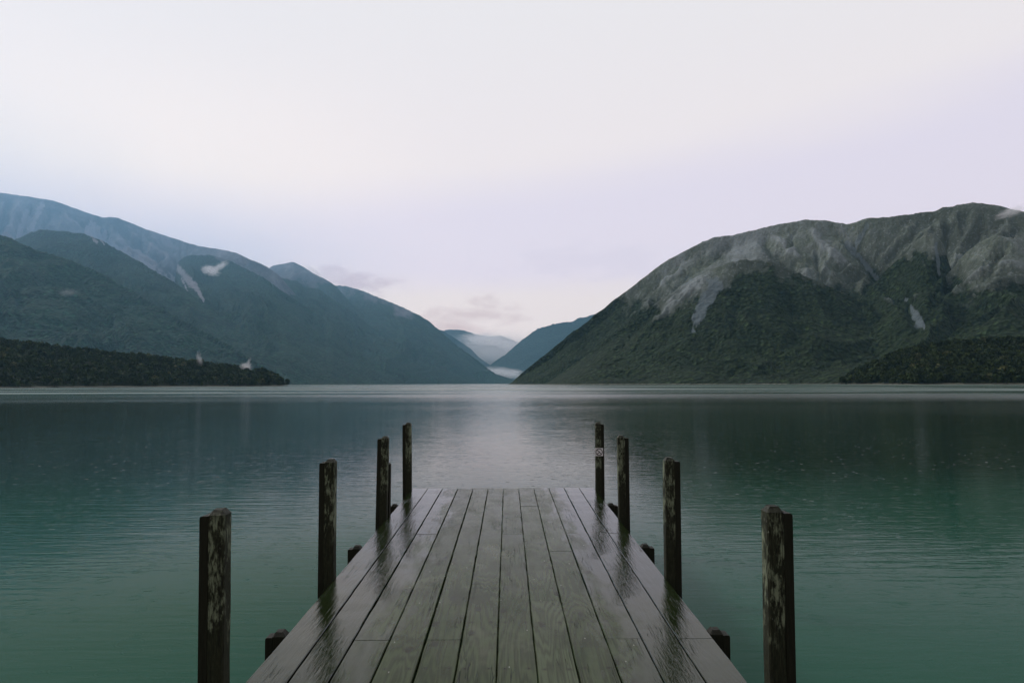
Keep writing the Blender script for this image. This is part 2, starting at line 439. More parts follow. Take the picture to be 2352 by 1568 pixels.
# ------------------------------------------------------------------ world
def build_world():
    w = bpy.data.worlds.new("World"); sc.world = w; w.use_nodes = True
    nt = w.node_tree; nt.nodes.clear(); g = NT(nt)
    d = nt.nodes.new('ShaderNodeTexCoord').outputs['Generated']
    s = g.n('ShaderNodeSeparateXYZ'); g.inp(s, 0, d)
    x, y, z = s.outputs
    hyp = g.math('SQRT', g.math('ADD', g.math('MULTIPLY', x, x), g.math('MULTIPLY', y, y)))
    el = g.math('DIVIDE', z, g.math('MAXIMUM', hyp, .01))        # tangent of the height above the horizon
    az = g.math('DIVIDE', x, g.math('MAXIMUM', y, .05))          # tangent of the bearing
    # soft cloud layers
    nz = g.noise(g.mapping(d, (2.2, 2.2, 11)), 1.0, 5, .55).outputs[0]
    ns = g.math('SUBTRACT', nz, .5)
    base = g.mix(g.mapr(el, .25, .60), (.868, .818, .852), (.840, .825, .855))
    # lavender bank low over the mountains, its upper edge climbing to the right
    top = g.math('ADD', g.math('MULTIPLY', g.mapr(az, -.35, .75, 0, 1, smooth=False), .13), .235)
    top = g.math('ADD', top, g.math('MULTIPLY', ns, .06))
    bank = g.mapr(g.math('SUBTRACT', el, top), -.055, .045, 1.0, 0.0)
    col = g.mix(g.math('MULTIPLY', bank, .95), base, (.765, .735, .865))
    # clear pinkish strip under the bank, over the gap
    low = g.mapr(g.math('ADD', el, g.math('MULTIPLY', ns, .06)), .115, .160, 1.0, 0.0)
    col = g.mix(g.math('MULTIPLY', low, .85), col, (.83, .785, .815))
    # grey cloud shreds in the strip
    def shred(a0, e0, ra, re, seed, amt, color):
        global_n = g.noise(g.mapping(d, (13, 13, 34), loc=(seed, seed, 0)), 1.0, 6, .62).outputs[0]
        u = g.math('DIVIDE', g.math('SUBTRACT', az, a0), ra); v = g.math('DIVIDE', g.math('SUBTRACT', el, e0), re)
        rr = g.math('SQRT', g.math('ADD', g.math('MULTIPLY', u, u), g.math('MULTIPLY', v, v)))
        k = g.mapr(g.math('ADD', rr, g.math('MULTIPLY', g.math('SUBTRACT', global_n, .5), 4.2)), .15, 1.25, amt, 0.0)
        return k, color
    for a in ((-.205, .133, .050, .020, 2.0, .7, (.54, .49, .62)), (-.050, .095, .085, .017, 5.0, .62, (.60, .53, .60)),
              (-.070, .074, .05, .009, 9.0, .55, (.62, .55, .62)), (.10, .165, .14, .02, 12.0, .45, (.70, .68, .82))):
        k, cc = shred(*a); col = g.mix(k, col, cc)
    sky = nt.nodes.new('ShaderNodeTexSky'); sky.sky_type = 'NISHITA'; sky.sun_disc = False
    sky.sun_elevation = SUN_EL; sky.sun_rotation = SUN_ROT
    clear = g.vmath('SCALE', sky.outputs[0], scale=.10)
    # dawn: the half of the sky behind the viewer is still dull
    back = g.mapr(y, -.7, .35, .40, 1.0)
    # sky boosted towards the horizon to cancel the haze volume's dimming and tint
    L = g.math('MINIMUM', g.math('DIVIDE', HAZE_TOP, g.math('MAXIMUM', el, .02)), HAZE_END)
    T = g.math('POWER', 2.71828, g.math('MULTIPLY', L, -HAZE_K))
    iT = g.math('DIVIDE', 1.0, T)
    col = g.vmath('SUBTRACT', g.vmath('SCALE', col, scale=iT), g.vmath('SCALE', HAZE_J, scale=g.math('SUBTRACT', iT, 1.0)))
    # boosted again behind the left range to cancel the veil's dimming and blue tint
    tv = g.math('MULTIPLY', g.math('MULTIPLY', g.mapr(az, -.03, -.50), g.mapr(el, .20, .50, 1.0, 0.0)), .22)
    iv = g.math('POWER', 2.71828, tv)
    col = g.vmath('SUBTRACT', g.vmath('SCALE', col, scale=iv), g.vmath('SCALE', (-.05, .20, .66), scale=g.math('SUBTRACT', iv, 1.0)))
    over = g.vmath('SCALE', col, scale=back)
    fin = g.mix(.03, over, clear)
    bg = nt.nodes.new('ShaderNodeBackground'); g.inp(bg, 0, fin); bg.inputs[1].default_value = WORLD_K
    o = nt.nodes.new('ShaderNodeOutputWorld'); nt.links.new(bg.outputs[0], o.inputs[0])

WORLD_K = 1.0
HAZE_K, HAZE_C, HAZE_TOP, HAZE_END = 4.2e-5, (.38, .73, 1.0), 2340.0, 12600.0
HAZE_J = (.30, .50, .70)
SUN_EL, SUN_AZ = R(34), R(-62)       # bearing from straight ahead, + to the right
SUN_ROT = SUN_AZ
build_world()
sd = bpy.data.lights.new("sun", 'SUN'); sd.energy = 1.6; sd.angle = R(10); sd.color = (1, .95, .92)
so = bpy.data.objects.new("sun", sd); COL.objects.link(so)
dirv = Vector((math.sin(SUN_AZ) * math.cos(SUN_EL), math.cos(SUN_AZ) * math.cos(SUN_EL), math.sin(SUN_EL)))
so.rotation_euler = dirv.to_track_quat('Z', 'Y').to_euler()
so.location = (0, 0, 60)

# ------------------------------------------------------------------ water
me = mesh_np("lake_water", [(-14500, -300, 0), (14500, -300, 0), (14500, 17000, 0), (-14500, 17000, 0)], [(0, 1, 2, 3)], smooth=False)
tag(link("lake_water", me, M['water']), "dark teal lake with ripples and rain rings round the jetty", "lake", kind="structure")

# ------------------------------------------------------------------ mountains
def lin(px, pts):
    return np.interp(px, [a[0] for a in pts], [a[1] for a in pts])

SPURS = {}
def ridge(name, crest, D, foot, back, mat, nu=500, nv=120, seed=1, tree=None, tw=40, sky_amp=0.0, sky_len=12.0,
          gul=.10, gl=6.0, prof=1.0, bump_amp=6.0, bump_len=45.0, scree=(), drop=0.0, sweep=0.0, k=1.0, lines=()):
    """one mountain mass: a crest line at distance D, a gullied front slope down to the water at distance foot and a back slope"""
    cx = np.array([c[0] for c in crest], float); cy = np.array([c[1] for c in crest], float)
    px = np.linspace(cx[0], cx[-1], nu)
    # slightly rounded polyline
    py = np.interp(px, cx, cy)
    ker = np.array([1, 2, 3, 2, 1.]); ker /= ker.sum()
    w = (cx[-1] - cx[0]) / nu
    if w < 4: py = np.convolve(np.pad(py, 2, mode='edge'), ker, 'valid')
    Dc = lin(px, D) if isinstance(D, (list, tuple)) else np.full(nu, float(D))
    Df = lin(px, foot) if isinstance(foot, (list, tuple)) else np.full(nu, float(foot))
    Db = lin(px, back) if isinstance(back, (list, tuple)) else np.full(nu, float(back))
    Dc = Dc * k; Df = Df * k; Db = Db * k
    d = ray(px, py)
    hz = CAM_H + d[:, 2] * Dc - drop
    hz = np.maximum(hz, .5)
    arc = np.concatenate([[0], np.cumsum(np.hypot(np.diff(d[:, 0] * Dc), np.diff(d[:, 1] * Dc)))])
    if sky_amp:
        jag = (ridged(arc / sky_len, arc * 0 + seed, 4, seed) - .6) * sky_amp * np.clip(hz / 60, 0, 1)
    else:
        jag = arc * 0
    nb = max(10, nv // 6)
    s = np.concatenate([-np.linspace(1, 0, nb, endpoint=False), np.linspace(0, 1, nv) ** 1.15])
    S, U = np.meshgrid(s, np.arange(nu), indexing='ij')
    H = hz[None, :]; ARC = arc[None, :] + 0 * S
    f = np.clip(S, 0, 1); b = np.clip(-S, 0, 1)
    dist = np.where(S >= 0, Dc + (Df - Dc) * f, Dc + (Db - Dc) * b)
    dome = .05 * np.exp(-(f / .05))                          # rounded crest
    z = np.where(S >= 0, (H + 5) * ((1 - f) ** prof) - 5, (H + 6) * (1 - b) ** 1.2 - 6)
    z = z + jag[None, :] * np.exp(-(f + b) / .02)
    # gullies run down the slope
    wp = (fbm(ARC / (gl * 90.) + 3, f * 3.0, 3, seed + 5) - .5) * 1.6
    gu = ridged(ARC / (gl * 60.) + wp + f * sweep, f * 1.6 + seed, 5, seed + 9, .58)
    mask = sstep(.0, .20, f) * sstep(1.0, .55, f)
    z = z - np.where(S >= 0, gul * H * (1.0 - gu) * mask, 0)
    x0 = d[None, :, 0] * dist; y0 = d[None, :, 1] * dist
    sm = sstep(0, .03, f) + (S < 0)
    z = z - (fbm(x0 / bump_len, y0 / bump_len, 4, seed + 3) * bump_amp) * np.clip(H / 80, 0, 1) * np.clip(sm, 0, 1)
    P = np.stack([x0, y0, z], -1)
    X, Y = project(P)
    if lines:                                              # the ravines and spurs of this mountain, cut into the slope
        wx = X + (fbm(X / 16, Y / 16, 3, seed + 61) - .5) * 22; wy = Y + (fbm(X / 16, Y / 16, 3, seed + 67) - .5) * 12
        mpp = dist / FPX                                   # metres to a measured unit
        for pts, depth, width in lines:
            dd = np.full_like(X, 1e9); tt = np.zeros_like(X); n = len(pts) - 1
            for q in range(n):
                (xa, ya), (xb, yb) = pts[q], pts[q + 1]
                tx, ty = xb - xa, yb - ya
                t = np.clip(((wx - xa) * tx + (wy - ya) * ty) / (tx * tx + ty * ty), 0, 1)
                e = np.hypot(wx - xa - t * tx, wy - ya - t * ty)
                near = e < dd
                dd = np.where(near, e, dd); tt = np.where(near, (q + t) / n, tt)
            shape = np.clip(1 - dd / width, 0, 1) * sstep(0, .12, tt) * sstep(1, .7, tt)
            shape = shape * sstep(0, .05, f)
            z = z - shape * depth * mpp
            gu = gu + (shape ** 2 * (.34 if depth < 0 else -.30))  # drives the painted slope shading: spurs paler, ravines darker
        P = np.stack([x0, y0, z], -1)
        X, Y = project(P)
    nz = fbm(X / 34, Y / 34, 5, seed + 21, .6) - .5
    if tree is None:
        alp = np.zeros_like(X)
    else:
        alp = sstep(-tw, tw, lin(X.ravel(), tree).reshape(X.shape) + nz * 90 + (gu - .62) * 60 - Y)
    alt = np.zeros_like(X) if tree is None else sstep(-10, 95, lin(X.ravel(), tree).reshape(X.shape) + nz * 120 + (gu - .6) * 70 - Y)
    scr = np.zeros_like(X)
    for (xa, ya, wa, xb, yb, wb) in scree:
        tx, ty = xb - xa, yb - ya; L = tx * tx + ty * ty
        t = np.clip(((X - xa) * tx + (Y - ya) * ty) / L, 0, 1)
        dd = np.hypot(X - xa - t * tx + (fbm(X / 9, Y / 22, 3, seed + 41) - .5) * wa * 1.6, (Y - ya - t * ty) * .7)
        scr = np.maximum(scr, sstep(1.5, .3, dd / (wa + (wb - wa) * t)))
    nr = len(s)
    idx = np.arange(nr * nu).reshape(nr, nu)
    q = np.stack([idx[:-1, :-1], idx[:-1, 1:], idx[1:, 1:], idx[1:, :-1]], -1).reshape(-1, 4)[:, ::-1]
    me = mesh_np(name, P.reshape(-1, 3), q, {"alp": alp, "scree": scr, "gul": gu, "alt": alt})
    o = link(name, me, mat)
    tag(o, kind="structure")
    SPURS[o.name] = P[nb:]
    return o

# right-hand mountain
RAV = [([(1943,516),(1967,560),(2000,605),(2023,636),(2055,670),(2084,690),(2108,740),(2130,800)], 26, 26),
       ([(1992,508),(1980,535),(1970,565)], 12, 13), ([(1905,512),(1935,545),(1962,572)], 9, 12),
       ([(2176,490),(2178,540),(2172,590),(2150,625),(2099,682)], 22, 22), ([(2225,480),(2205,530),(2180,580)], 12, 14),
       ([(2270,500),(2235,560),(2196,620),(2150,690),(2120,740)], 18, 20), ([(2330,520),(2290,590),(2240,660)], 14, 18),
       ([(1745,530),(1765,562),(1792,592),(1835,632),(1900,670)], 16, 18), ([(1830,510),(1820,550),(1795,585)], 9, 13),
       ([(1690,545),(1660,575),(1610,600),(1560,640),(1500,705),(1430,790),(1380,850)], 16, 20),
       ([(1600,575),(1560,605),(1505,650),(1440,720),(1380,790)], 12, 15), ([(1870,560),(1880,620),(1900,690),(1940,770)], 14, 20),
       ([(1700,660),(1690,730),(1640,820)], 12, 26), ([(1800,660),(1830,740),(1840,830)], 14, 30), ([(1560,740),(1510,800),(1470,850)], 9, 20),
       ([(1640,622),(1590,655),(1540,700),(1490,760),(1430,830)], -9, 11), ([(1860,515),(1880,560),(1930,600),(2000,650)], -10, 15),
       ([(1640,560),(1580,598),(1530,640),(1470,690)], -7, 10), ([(2217,480),(2170,510),(2126,536),(2080,582),(2030,630)], -10, 13),
       ([(2330,500),(2300,545),(2250,580),(2199,640)], -9, 14), ([(2120,495),(2060,560),(2010,612)], -9, 13), ([(1760,530),(1800,560),(1850,610)], -7, 12)]
R1 = [(1150,886),(1172,881),(1204,852),(1244,820),(1290,783),(1313,763),(1342,745),(1368,721),(1388,708),(1405,693),(1428,676),(1454,656),(1480,637),(1503,619),(1532,598),(1561,583),(1590,568),(1613,555),(1642,545),(1656,543),(1680,541),(1705,535),(1748,524),(1799,513),(1855,504),(1902,506),(1923,512),(1943,514),(1964,511),(1985,502),(2049,498),(2070,494),(2146,485),(2164,477),(2199,471),(2237,465),(2284,470),(2317,479),(2352,486),(2450,500),(2600,540),(2800,620),(3100,840)]
treeR = [(1150,500),(1290,560),(1360,640),(1430,700),(1520,705),(1600,690),(1640,655),(1700,640),(1760,642),(1850,668),(1920,655),(2000,655),(2080,655),(2130,650),(2200,668),(2280,680),(2352,655),(2600,660)]
lab = lambda o, l, c="mountain": tag(o, l, c)
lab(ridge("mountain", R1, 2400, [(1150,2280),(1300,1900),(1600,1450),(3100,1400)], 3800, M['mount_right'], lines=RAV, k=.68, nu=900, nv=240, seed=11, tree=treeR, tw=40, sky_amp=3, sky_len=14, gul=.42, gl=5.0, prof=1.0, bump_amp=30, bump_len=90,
      scree=((1596,662,26,1575,742,8),(1945,560,7,2016,640,6),(1990,520,10,1960,580,6))),
    "big rounded grey-green mountain on the right shore, forested below and bare on top")
R2 = [(1250,884),(1300,850),(1359,806),(1403,771),(1446,742),(1503,699),(1547,670),(1578,650),(1601,636),(1630,622),(1662,607),(1691,598),(1719,596),(1748,598),(1770,601),(1799,612),(1838,628),(1873,643),(1917,664),(2005,707),(2093,740),(2180,795),(2300,870)]
lab(ridge("mountain_shoulder", R2, 1950, 1390, 2300, M['mount_right'], lines=RAV, k=.68, nu=600, nv=200, seed=23, tree=treeR, tw=26, sky_amp=4, sky_len=12, gul=.32, gl=3.2, prof=1.0, bump_amp=14, bump_len=60,
      scree=((1640,655,16,1600,735,14),(1625,690,14,1590,760,4))),
    "grassy rounded shoulder low on the right mountain, forest starting just below it", "hillside")
R3 = [(1900,780),(1960,720),(1985,680),(2023,634),(2050,607),(2080,580),(2105,553),(2126,534),(2145,538),(2160,548),(2172,575),(2180,604),(2192,640),(2212,700),(2240,770)]
lab(ridge("mountain_spur", R3, 2120, 1400, 2280, M['mount_right'], lines=RAV, k=.68, nu=360, nv=200, seed=31, tree=[(1900,640),(2060,610),(2126,590),(2240,640)], tw=22, sky_amp=5, sky_len=12, gul=.42, gl=2.6, prof=1.0, bump_amp=18, bump_len=50,
      scree=((2150,560,4,2158,630,3),(2084,690,6,2108,735,13),(2108,735,10,2120,752,4))),
    "sharp rocky spur with a dark hollow between the gullies of the right mountain", "hillside")
R4 = [(2080,790),(2120,705),(2160,648),(2199,602),(2225,576),(2255,553),(2284,541),(2320,546),(2352,560),(2420,585),(2600,650),(2900,770)]
lab(ridge("mountain_spur", R4, 2050, 1380, 2280, M['mount_right'], lines=RAV, k=.68, nu=420, nv=200, seed=43, tree=[(2080,660),(2352,660),(2900,700)], tw=30, sky_amp=5, sky_len=12, gul=.42, gl=3.0, prof=1.0, bump_amp=18, bump_len=60),
    "brown tussock spur of the right mountain nearest the right edge", "hillside")

# left-hand range: every mass comes down to the same shoreline
SHORE = [(-900,1700),(0,1900),(660,2300),(900,3300),(1050,4600),(1175,6000),(1300,6100)]
LAV = [([(20,455),(10,500),(0,545)], 14, 14), ([(75,462),(60,505),(30,560)], 14, 16), ([(118,470),(108,500),(92,535)], 10, 14),
       ([(150,480),(200,525),(262,580),(330,650)], 12, 16), ([(195,495),(250,545),(330,610),(400,670)], 12, 16),
       ([(260,508),(320,560),(390,615),(440,665)], 12, 14), ([(340,535),(380,570),(410,610)], 9, 12), ([(45,460),(30,510),(12,560)], -7, 11),
       ([(130,475),(170,510),(230,560),(300,630)], -8, 12), ([(225,510),(290,565),(360,625)], -8, 12)]
off = lambda m: [(a, b + m) for a, b in SHORE]
A = [(-700,330),(-300,390),(-100,425),(0,443),(60,451),(112,458),(150,470),(200,488),(235,500),(265,498),(290,508),(330,524),(400,548),(460,566),(500,571),(540,580),(580,598),(612,611),(640,630),(690,690),(740,750),(850,850),(900,884)]
lab(ridge("mountain", A, [(-700,7200),(400,7000),(900,4800)], off(420), 9000, M['mount_left'], 700, 200, 51, [(-700,640),(300,640),(480,700),(900,700)], 60, 10, 60, .34, 9.0, 1.0, 60, 200, lines=LAV,
      scree=((60,500,16,40,570,10),(150,560,6,190,610,12),(215,530,18,300,600,14),(300,600,16,400,650,12),(95,470,10,70,520,10))),
    "long hazy blue mountain range with bare scree top on the left")
L3 = [(540,720),(575,660),(600,628),(625,611),(640,607),(660,604),(675,601),(695,611),(720,628),(745,640),(770,655),(800,690),(850,735),(950,810),(1040,884)]
lab(ridge("mountain_peak", L3, [(540,7700),(700,7700),(1040,5600)], off(360), 9200, M['mount_left'], 420, 140, 57, [(540,640),(700,648),(800,660),(1040,680)], 34, 10, 50, .12, 10.0, 1.0, 30, 200),
    "small pointed hazy peak where the left range steps down", "mountain")
L4 = [(690,730),(740,668),(772,655),(800,658),(830,667),(870,683),(920,703),(960,722),(985,737),(1010,759),(1040,786),(1080,815),(1110,838),(1128,851),(1150,866),(1175,884)]
lab(ridge("mountain_slope", L4, [(690,8400),(772,8300),(1000,7200),(1175,6300)], off(300), 9600, M['mount_left'], 520, 150, 61, [(690,660),(800,662),(930,708),(1010,690),(1175,690)], 30, 14, 40, .18, 8.0, 1.0, 40, 200),
    "blue-green forested slope running down to the valley gap", "mountain")
S4 = [(560,700),(585,650),(606,634),(648,638),(685,647),(699,660),(732,663),(766,688),(802,712),(860,755),(930,810),(1000,884)]
lab(ridge("mountain_spur", S4, [(560,6350),(606,6300),(766,6200),(1000,6000)], off(290), 7000, M['mount_left'], 400, 130, 67, None, 20, 12, 40, .20, 9.0, 1.0, 30, 150),
    "blue forested spur below the small pointed peak", "hillside")
S3 = [(360,760),(392,690),(408,604),(420,591),(433,586),(483,586),(521,595),(556,613),(606,637),(643,665),(682,690),(740,730),(800,775),(870,830),(930,884)]
lab(ridge("mountain_spur", S3, [(360,6000),(483,5900),(643,5300),(930,5000)], off(180), [(360,6600),(643,6000),(930,5600)], M['mount_left'], 420, 140, 71, [(300,560),(420,588),(500,586),(560,606),(1000,560)], 8, 12, 40, .20, 7.0, 1.0, 40, 150,
      scree=((404,610,7,445,655,9),(440,650,8,470,692,2),(418,640,3,440,690,2))),
    "dark blue forested spur beside the pale scree chute on the left range", "hillside")
S2 = [(-80,640),(0,575),(38,548),(70,533),(95,527),(153,531),(191,537),(229,548),(270,573),(318,598),(359,624),(397,646),(461,691),(509,722),(600,785),(700,845),(760,884)]
lab(ridge("mountain_spur", S2, [(-80,5200),(38,5000),(270,4800),(460,4200),(760,3100)], off(120), [(-80,5900),(460,5000),(760,3900)], M['mount_left'], 480, 140, 73, [(-80,500),(760,500)], 14, 14, 40, .22, 7.0, 1.0, 30, 150,
      scree=((195,520,5,222,556,4),(228,545,3,240,562,2))),
    "blue forested spur in the middle of the left range", "hillside")
S1 = [(-700,420),(-200,490),(0,537),(40,553),(79,573),(120,583),(153,595),(207,617),(242,633),(286,659),(340,690),(420,735),(520,790),(620,850),(680,884)]
lab(ridge("mountain_spur", S1, [(-700,4000),(0,3800),(286,3500),(680,2600)], off(60), [(-700,4500),(286,4200),(680,3300)], M['mount_left'], 600, 200, 79, None, 20, 14, 30, .24, 6.0, 1.0, 40, 110),
    "dark green forested slope at the left edge in front of the hazy range", "hillside")
TOE = [(1040,884),(1070,868),(1105,850),(1130,856),(1150,862),(1175,870),(1190,876),(1215,884)]
lab(ridge("headland", TOE, 6100, 5850, 6300, M['mount_left'], 160, 30, 83, None, 20, 5, 40, .05, 9.0, 1.0, 5, 100),
    "low teal forested headland at the head of the lake below the mist", "headland")
# beyond the gap
F1 = [(900,720),(960,738),(1010,757),(1022,762),(1050,780),(1080,800),(1100,820),(1125,838),(1150,860),(1170,884)]
lab(ridge("mountain_slope", F1, 9600, 8700, 10400, M['mount_far'], 200, 60, 87, None, 20, 14, 60, .10, 12.0, 1.0, 30, 200),
    "pale blue slope just beyond the left range in the gap", "mountain")
F3 = [(1050,840),(1070,812),(1085,801),(1100,797),(1113,793),(1136,793),(1152,801),(1170,813),(1200,840),(1230,884)]
lab(ridge("mountain", F3, 10600, 9800, 11200, M['mount_far'], 160, 60, 89, None, 20, 14, 60, .10, 12.0, 1.0, 30, 200),
    "small pale rounded hill in the middle of the valley gap", "mountain")
F2 = [(900,780),(960,768),(1012,760),(1035,757),(1057,757),(1070,761),(1082,764),(1090,768),(1096,770),(1108,768),(1113,771),(1125,772),(1141,771),(1155,773),(1165,777),(1175,781),(1189,784),(1215,790),(1260,800),(1300,820),(1400,884)]
lab(ridge("mountain", F2, 11800, 10900, 12400, M['mount_far'], 240, 60, 91, [(900,900),(1400,900)], 20, 40, 110, .25, 12.0, 1.0, 50, 200),
    "faint lavender jagged peaks farthest away in the gap")
F4 = [(1090,884),(1110,850),(1129,836),(1158,815),(1181,797),(1198,781),(1215,768),(1233,755),(1250,750),(1267,745),(1290,741),(1313,739),(1325,731),(1342,729),(1359,724),(1380,715),(1420,700),(1500,680),(1700,700),(1900,800),(2000,884)]
lab(ridge("mountain", F4, 8800, 7600, 10400, M['mount_far'], 360, 80, 93, None, 20, 22, 60, .12, 12.0, 1.0, 30, 200),
    "blue mountain behind the right shore mountain, closing the gap")

# wooded points near the jetty, left and right
L0 = [(-900,700),(-300,752),(0,781),(22,785),(80,791),(118,795),(159,802),(191,804),(248,810),(318,815),(366,823),(445,831),(493,837),(557,845),(604,851),(630,862),(649,874),(662,884)]
o0 = ridge("headland", L0, [(-900,900),(0,960),(660,1010)], [(-900,640),(0,735),(660,880)], 1300, M['spit'], 300, 60, 97, None, drop=5.0, gul=.05, prof=.85, bump_amp=1.5, bump_len=25)
lab(o0, "low dark wooded point on the left shore", "headland")
RS = [(1932,880),(1943,876),(1952,862),(1964,853),(1990,840),(2034,822),(2052,812),(2093,803),(2129,795),(2182,787),(2205,782),(2240,784),(2287,779),(2352,779),(2500,772),(2900,760)]
o1 = ridge("headland", RS, [(1930,830),(2900,860)], [(1930,800),(2100,700),(2900,640)], 900, M['spit'], 240, 60, 101, None, drop=5.0, gul=.05, prof=.85, bump_amp=1.5, bump_len=25)
lab(o1, "low near-black wooded point on the right shore", "headland")

def forest(obj, n, seed, hmin, hmax, label):
    P = SPURS[obj.name]; nr, nu, _ = P.shape
    rng = np.random.default_rng(seed)
    V = []; A = []
    i = rng.random(n) ** .8 * (nr - 1.001); j = rng.random(n) * (nu - 1.001)
    i[: n // 4] = rng.random(n // 4) * 4.0          # a full skyline
    a = i.astype(int); b = j.astype(int); fi = (i - a)[:, None]; fj = (j - b)[:, None]
    pos = (P[a, b] * (1 - fi) + P[a + 1, b] * fi) * (1 - fj) + (P[a, b + 1] * (1 - fi) + P[a + 1, b + 1] * fi) * fj
    pos = pos[pos[:, 2] > .3]
    for p in pos:
        h = hmin + (hmax - hmin) * rng.random() ** 1.5
        r = h * (.26 + .16 * rng.random()); tone = rng.random()
        k = 46
        th = rng.random(k) * 2 * np.pi; cz = rng.random(k) * 1.6 - .6
        rr = np.sqrt(np.clip(1 - cz * cz, 0, 1)) * (.75 + .4 * rng.random(k))
        c = np.stack([rr * np.cos(th) * r, rr * np.sin(th) * r, h * .55 + cz * h * .42], -1) + p
        size = h * (.05 + .10 * rng.random(k))[:, None]
        n1 = rng.normal(size=(k, 3)); n1 /= np.linalg.norm(n1, axis=1)[:, None]
        n2 = np.cross(n1, rng.normal(size=(k, 3))); n2 /= np.linalg.norm(n2, axis=1)[:, None]
        q = np.stack([c - n1 * size - n2 * size * .6, c + n1 * size - n2 * size * .8, c + n1 * size * .8 + n2 * size, c - n1 * size * .7 + n2 * size * .8], 1)
        V.append(q.reshape(-1, 3))
        tv = np.clip(tone * .75 + .25 * rng.random(k), 0, .92)
        if rng.random() < .035: tv = np.full(k, .99)
        A.append(np.repeat(tv, 4))
        # trunk
        t = h * .03
        V.append(np.array([p + (-t, 0, -1), p + (t, 0, -1), p + (t * .4, 0, h * .6), p + (-t * .4, 0, h * .6)])); A.append(np.zeros(4))
    V = np.concatenate(V); A = np.concatenate(A)
    q = np.arange(len(V)).reshape(-1, 4)
    me = mesh_np("forest", V, q, {"rnd": A}, smooth=False)
    o = link("forest", me, M['leaf'])
    tag(o, label, "forest", kind="stuff")
    return o
forest(o0, 5200, 5, 3.5, 9.5, "dark green forest covering the low point on the left shore")
forest(o1, 4200, 6, 3.5, 9, "near-black green forest covering the low point on the right shore")

# ------------------------------------------------------------------ jetty
X0, X1 = -1.308, 1.186
TILT = .0064
DZ = CAM_H - DECK_H
jetty = empty("jetty", (0, 0, DZ), (TILT, 0, 0))
tag(jetty, "wet grey wooden jetty of long planks running out over the lake", "jetty")
YF, YN = 10.28, -4.0
NP = 12
PW = (X1 - X0) / NP
joints = {1: [3.66, 8.03], 2: [5.87], 3: [4.36, 7.27], 4: [2.9, 6.54], 5: [4.36, 8.74], 6: [3.0], 7: [7.25], 8: [5.10, 8.82], 9: [2.9, 6.54],
          10: [4.36, 7.26], 11: [3.66, 5.9], 12: [4.36, 7.27]}
mb = MB(); rng = random.Random(4)
def plank(x0, x1, y0, y1, rnd, dz):
    """a board with softened arrises, cut into short lengths so that its edges wander a little"""
    t, ch = .045, .004
    n = max(2, int((y1 - y0) / .16))
    vs = []; fs = []
    for i in range(n + 1):
        y = y0 + (y1 - y0) * i / n
        e = 1 if 0 < i < n else 0
        a = x0 + rng.gauss(0, .0011) * e; b = x1 + rng.gauss(0, .0011) * e
        c = dz + rng.uniform(-.0006, .0006)
        cup = -.0008
        vs += [(a, y, -t), (a, y, c - ch), (a + ch, y, c), ((a + b) / 2, y, c + cup), (b - ch, y, c), (b, y, c - ch), (b, y, -t)]
    for i in range(n):
        o = i * 7
        for k in range(6): fs.append((o + k, o + k + 1, o + k + 8, o + k + 7)[::-1])
        fs.append((o + 6, o, o + 7, o + 13)[::-1])
    fs.append(tuple(range(7))); fs.append(tuple(range(n * 7 + 6, n * 7 - 1, -1)))
    mb.add(vs, fs, rnd)
for i in range(NP):
    cuts = [YN] + joints[i + 1] + [YF + rng.uniform(-.012, .012)]
    g0 = .0036 + rng.uniform(-.0018, .0022)
    for a, b in zip(cuts[:-1], cuts[1:]):
        plank(X0 + i * PW + g0, X0 + (i + 1) * PW - g0, a + .0032, b - .0032, rng.random(), rng.uniform(-.0015, .0015))
mb.build("deck", M['deck'], jetty)
mb = MB()
for y in (-2.9, -2.2, -1.5, -.7, 0., .7, 1.45, 2.2, 2.9, 3.66, 4.36, 5.10, 5.88, 6.54, 7.26, 8.03, 8.8, 9.5, 10.16):
    mb.box(X0 + .03, X1 - .03, y - .05, y + .05, -.16, -.047)
mb.build("joist", M['dark'], jetty)
for x in (X0 + .18, X1 - .18, (X0 + X1) / 2):
    mb = MB(); mb.box(x - .06, x + .06, YN, YF - .12, -.36, -.163); mb.build("bearer", M['dark'], jetty)

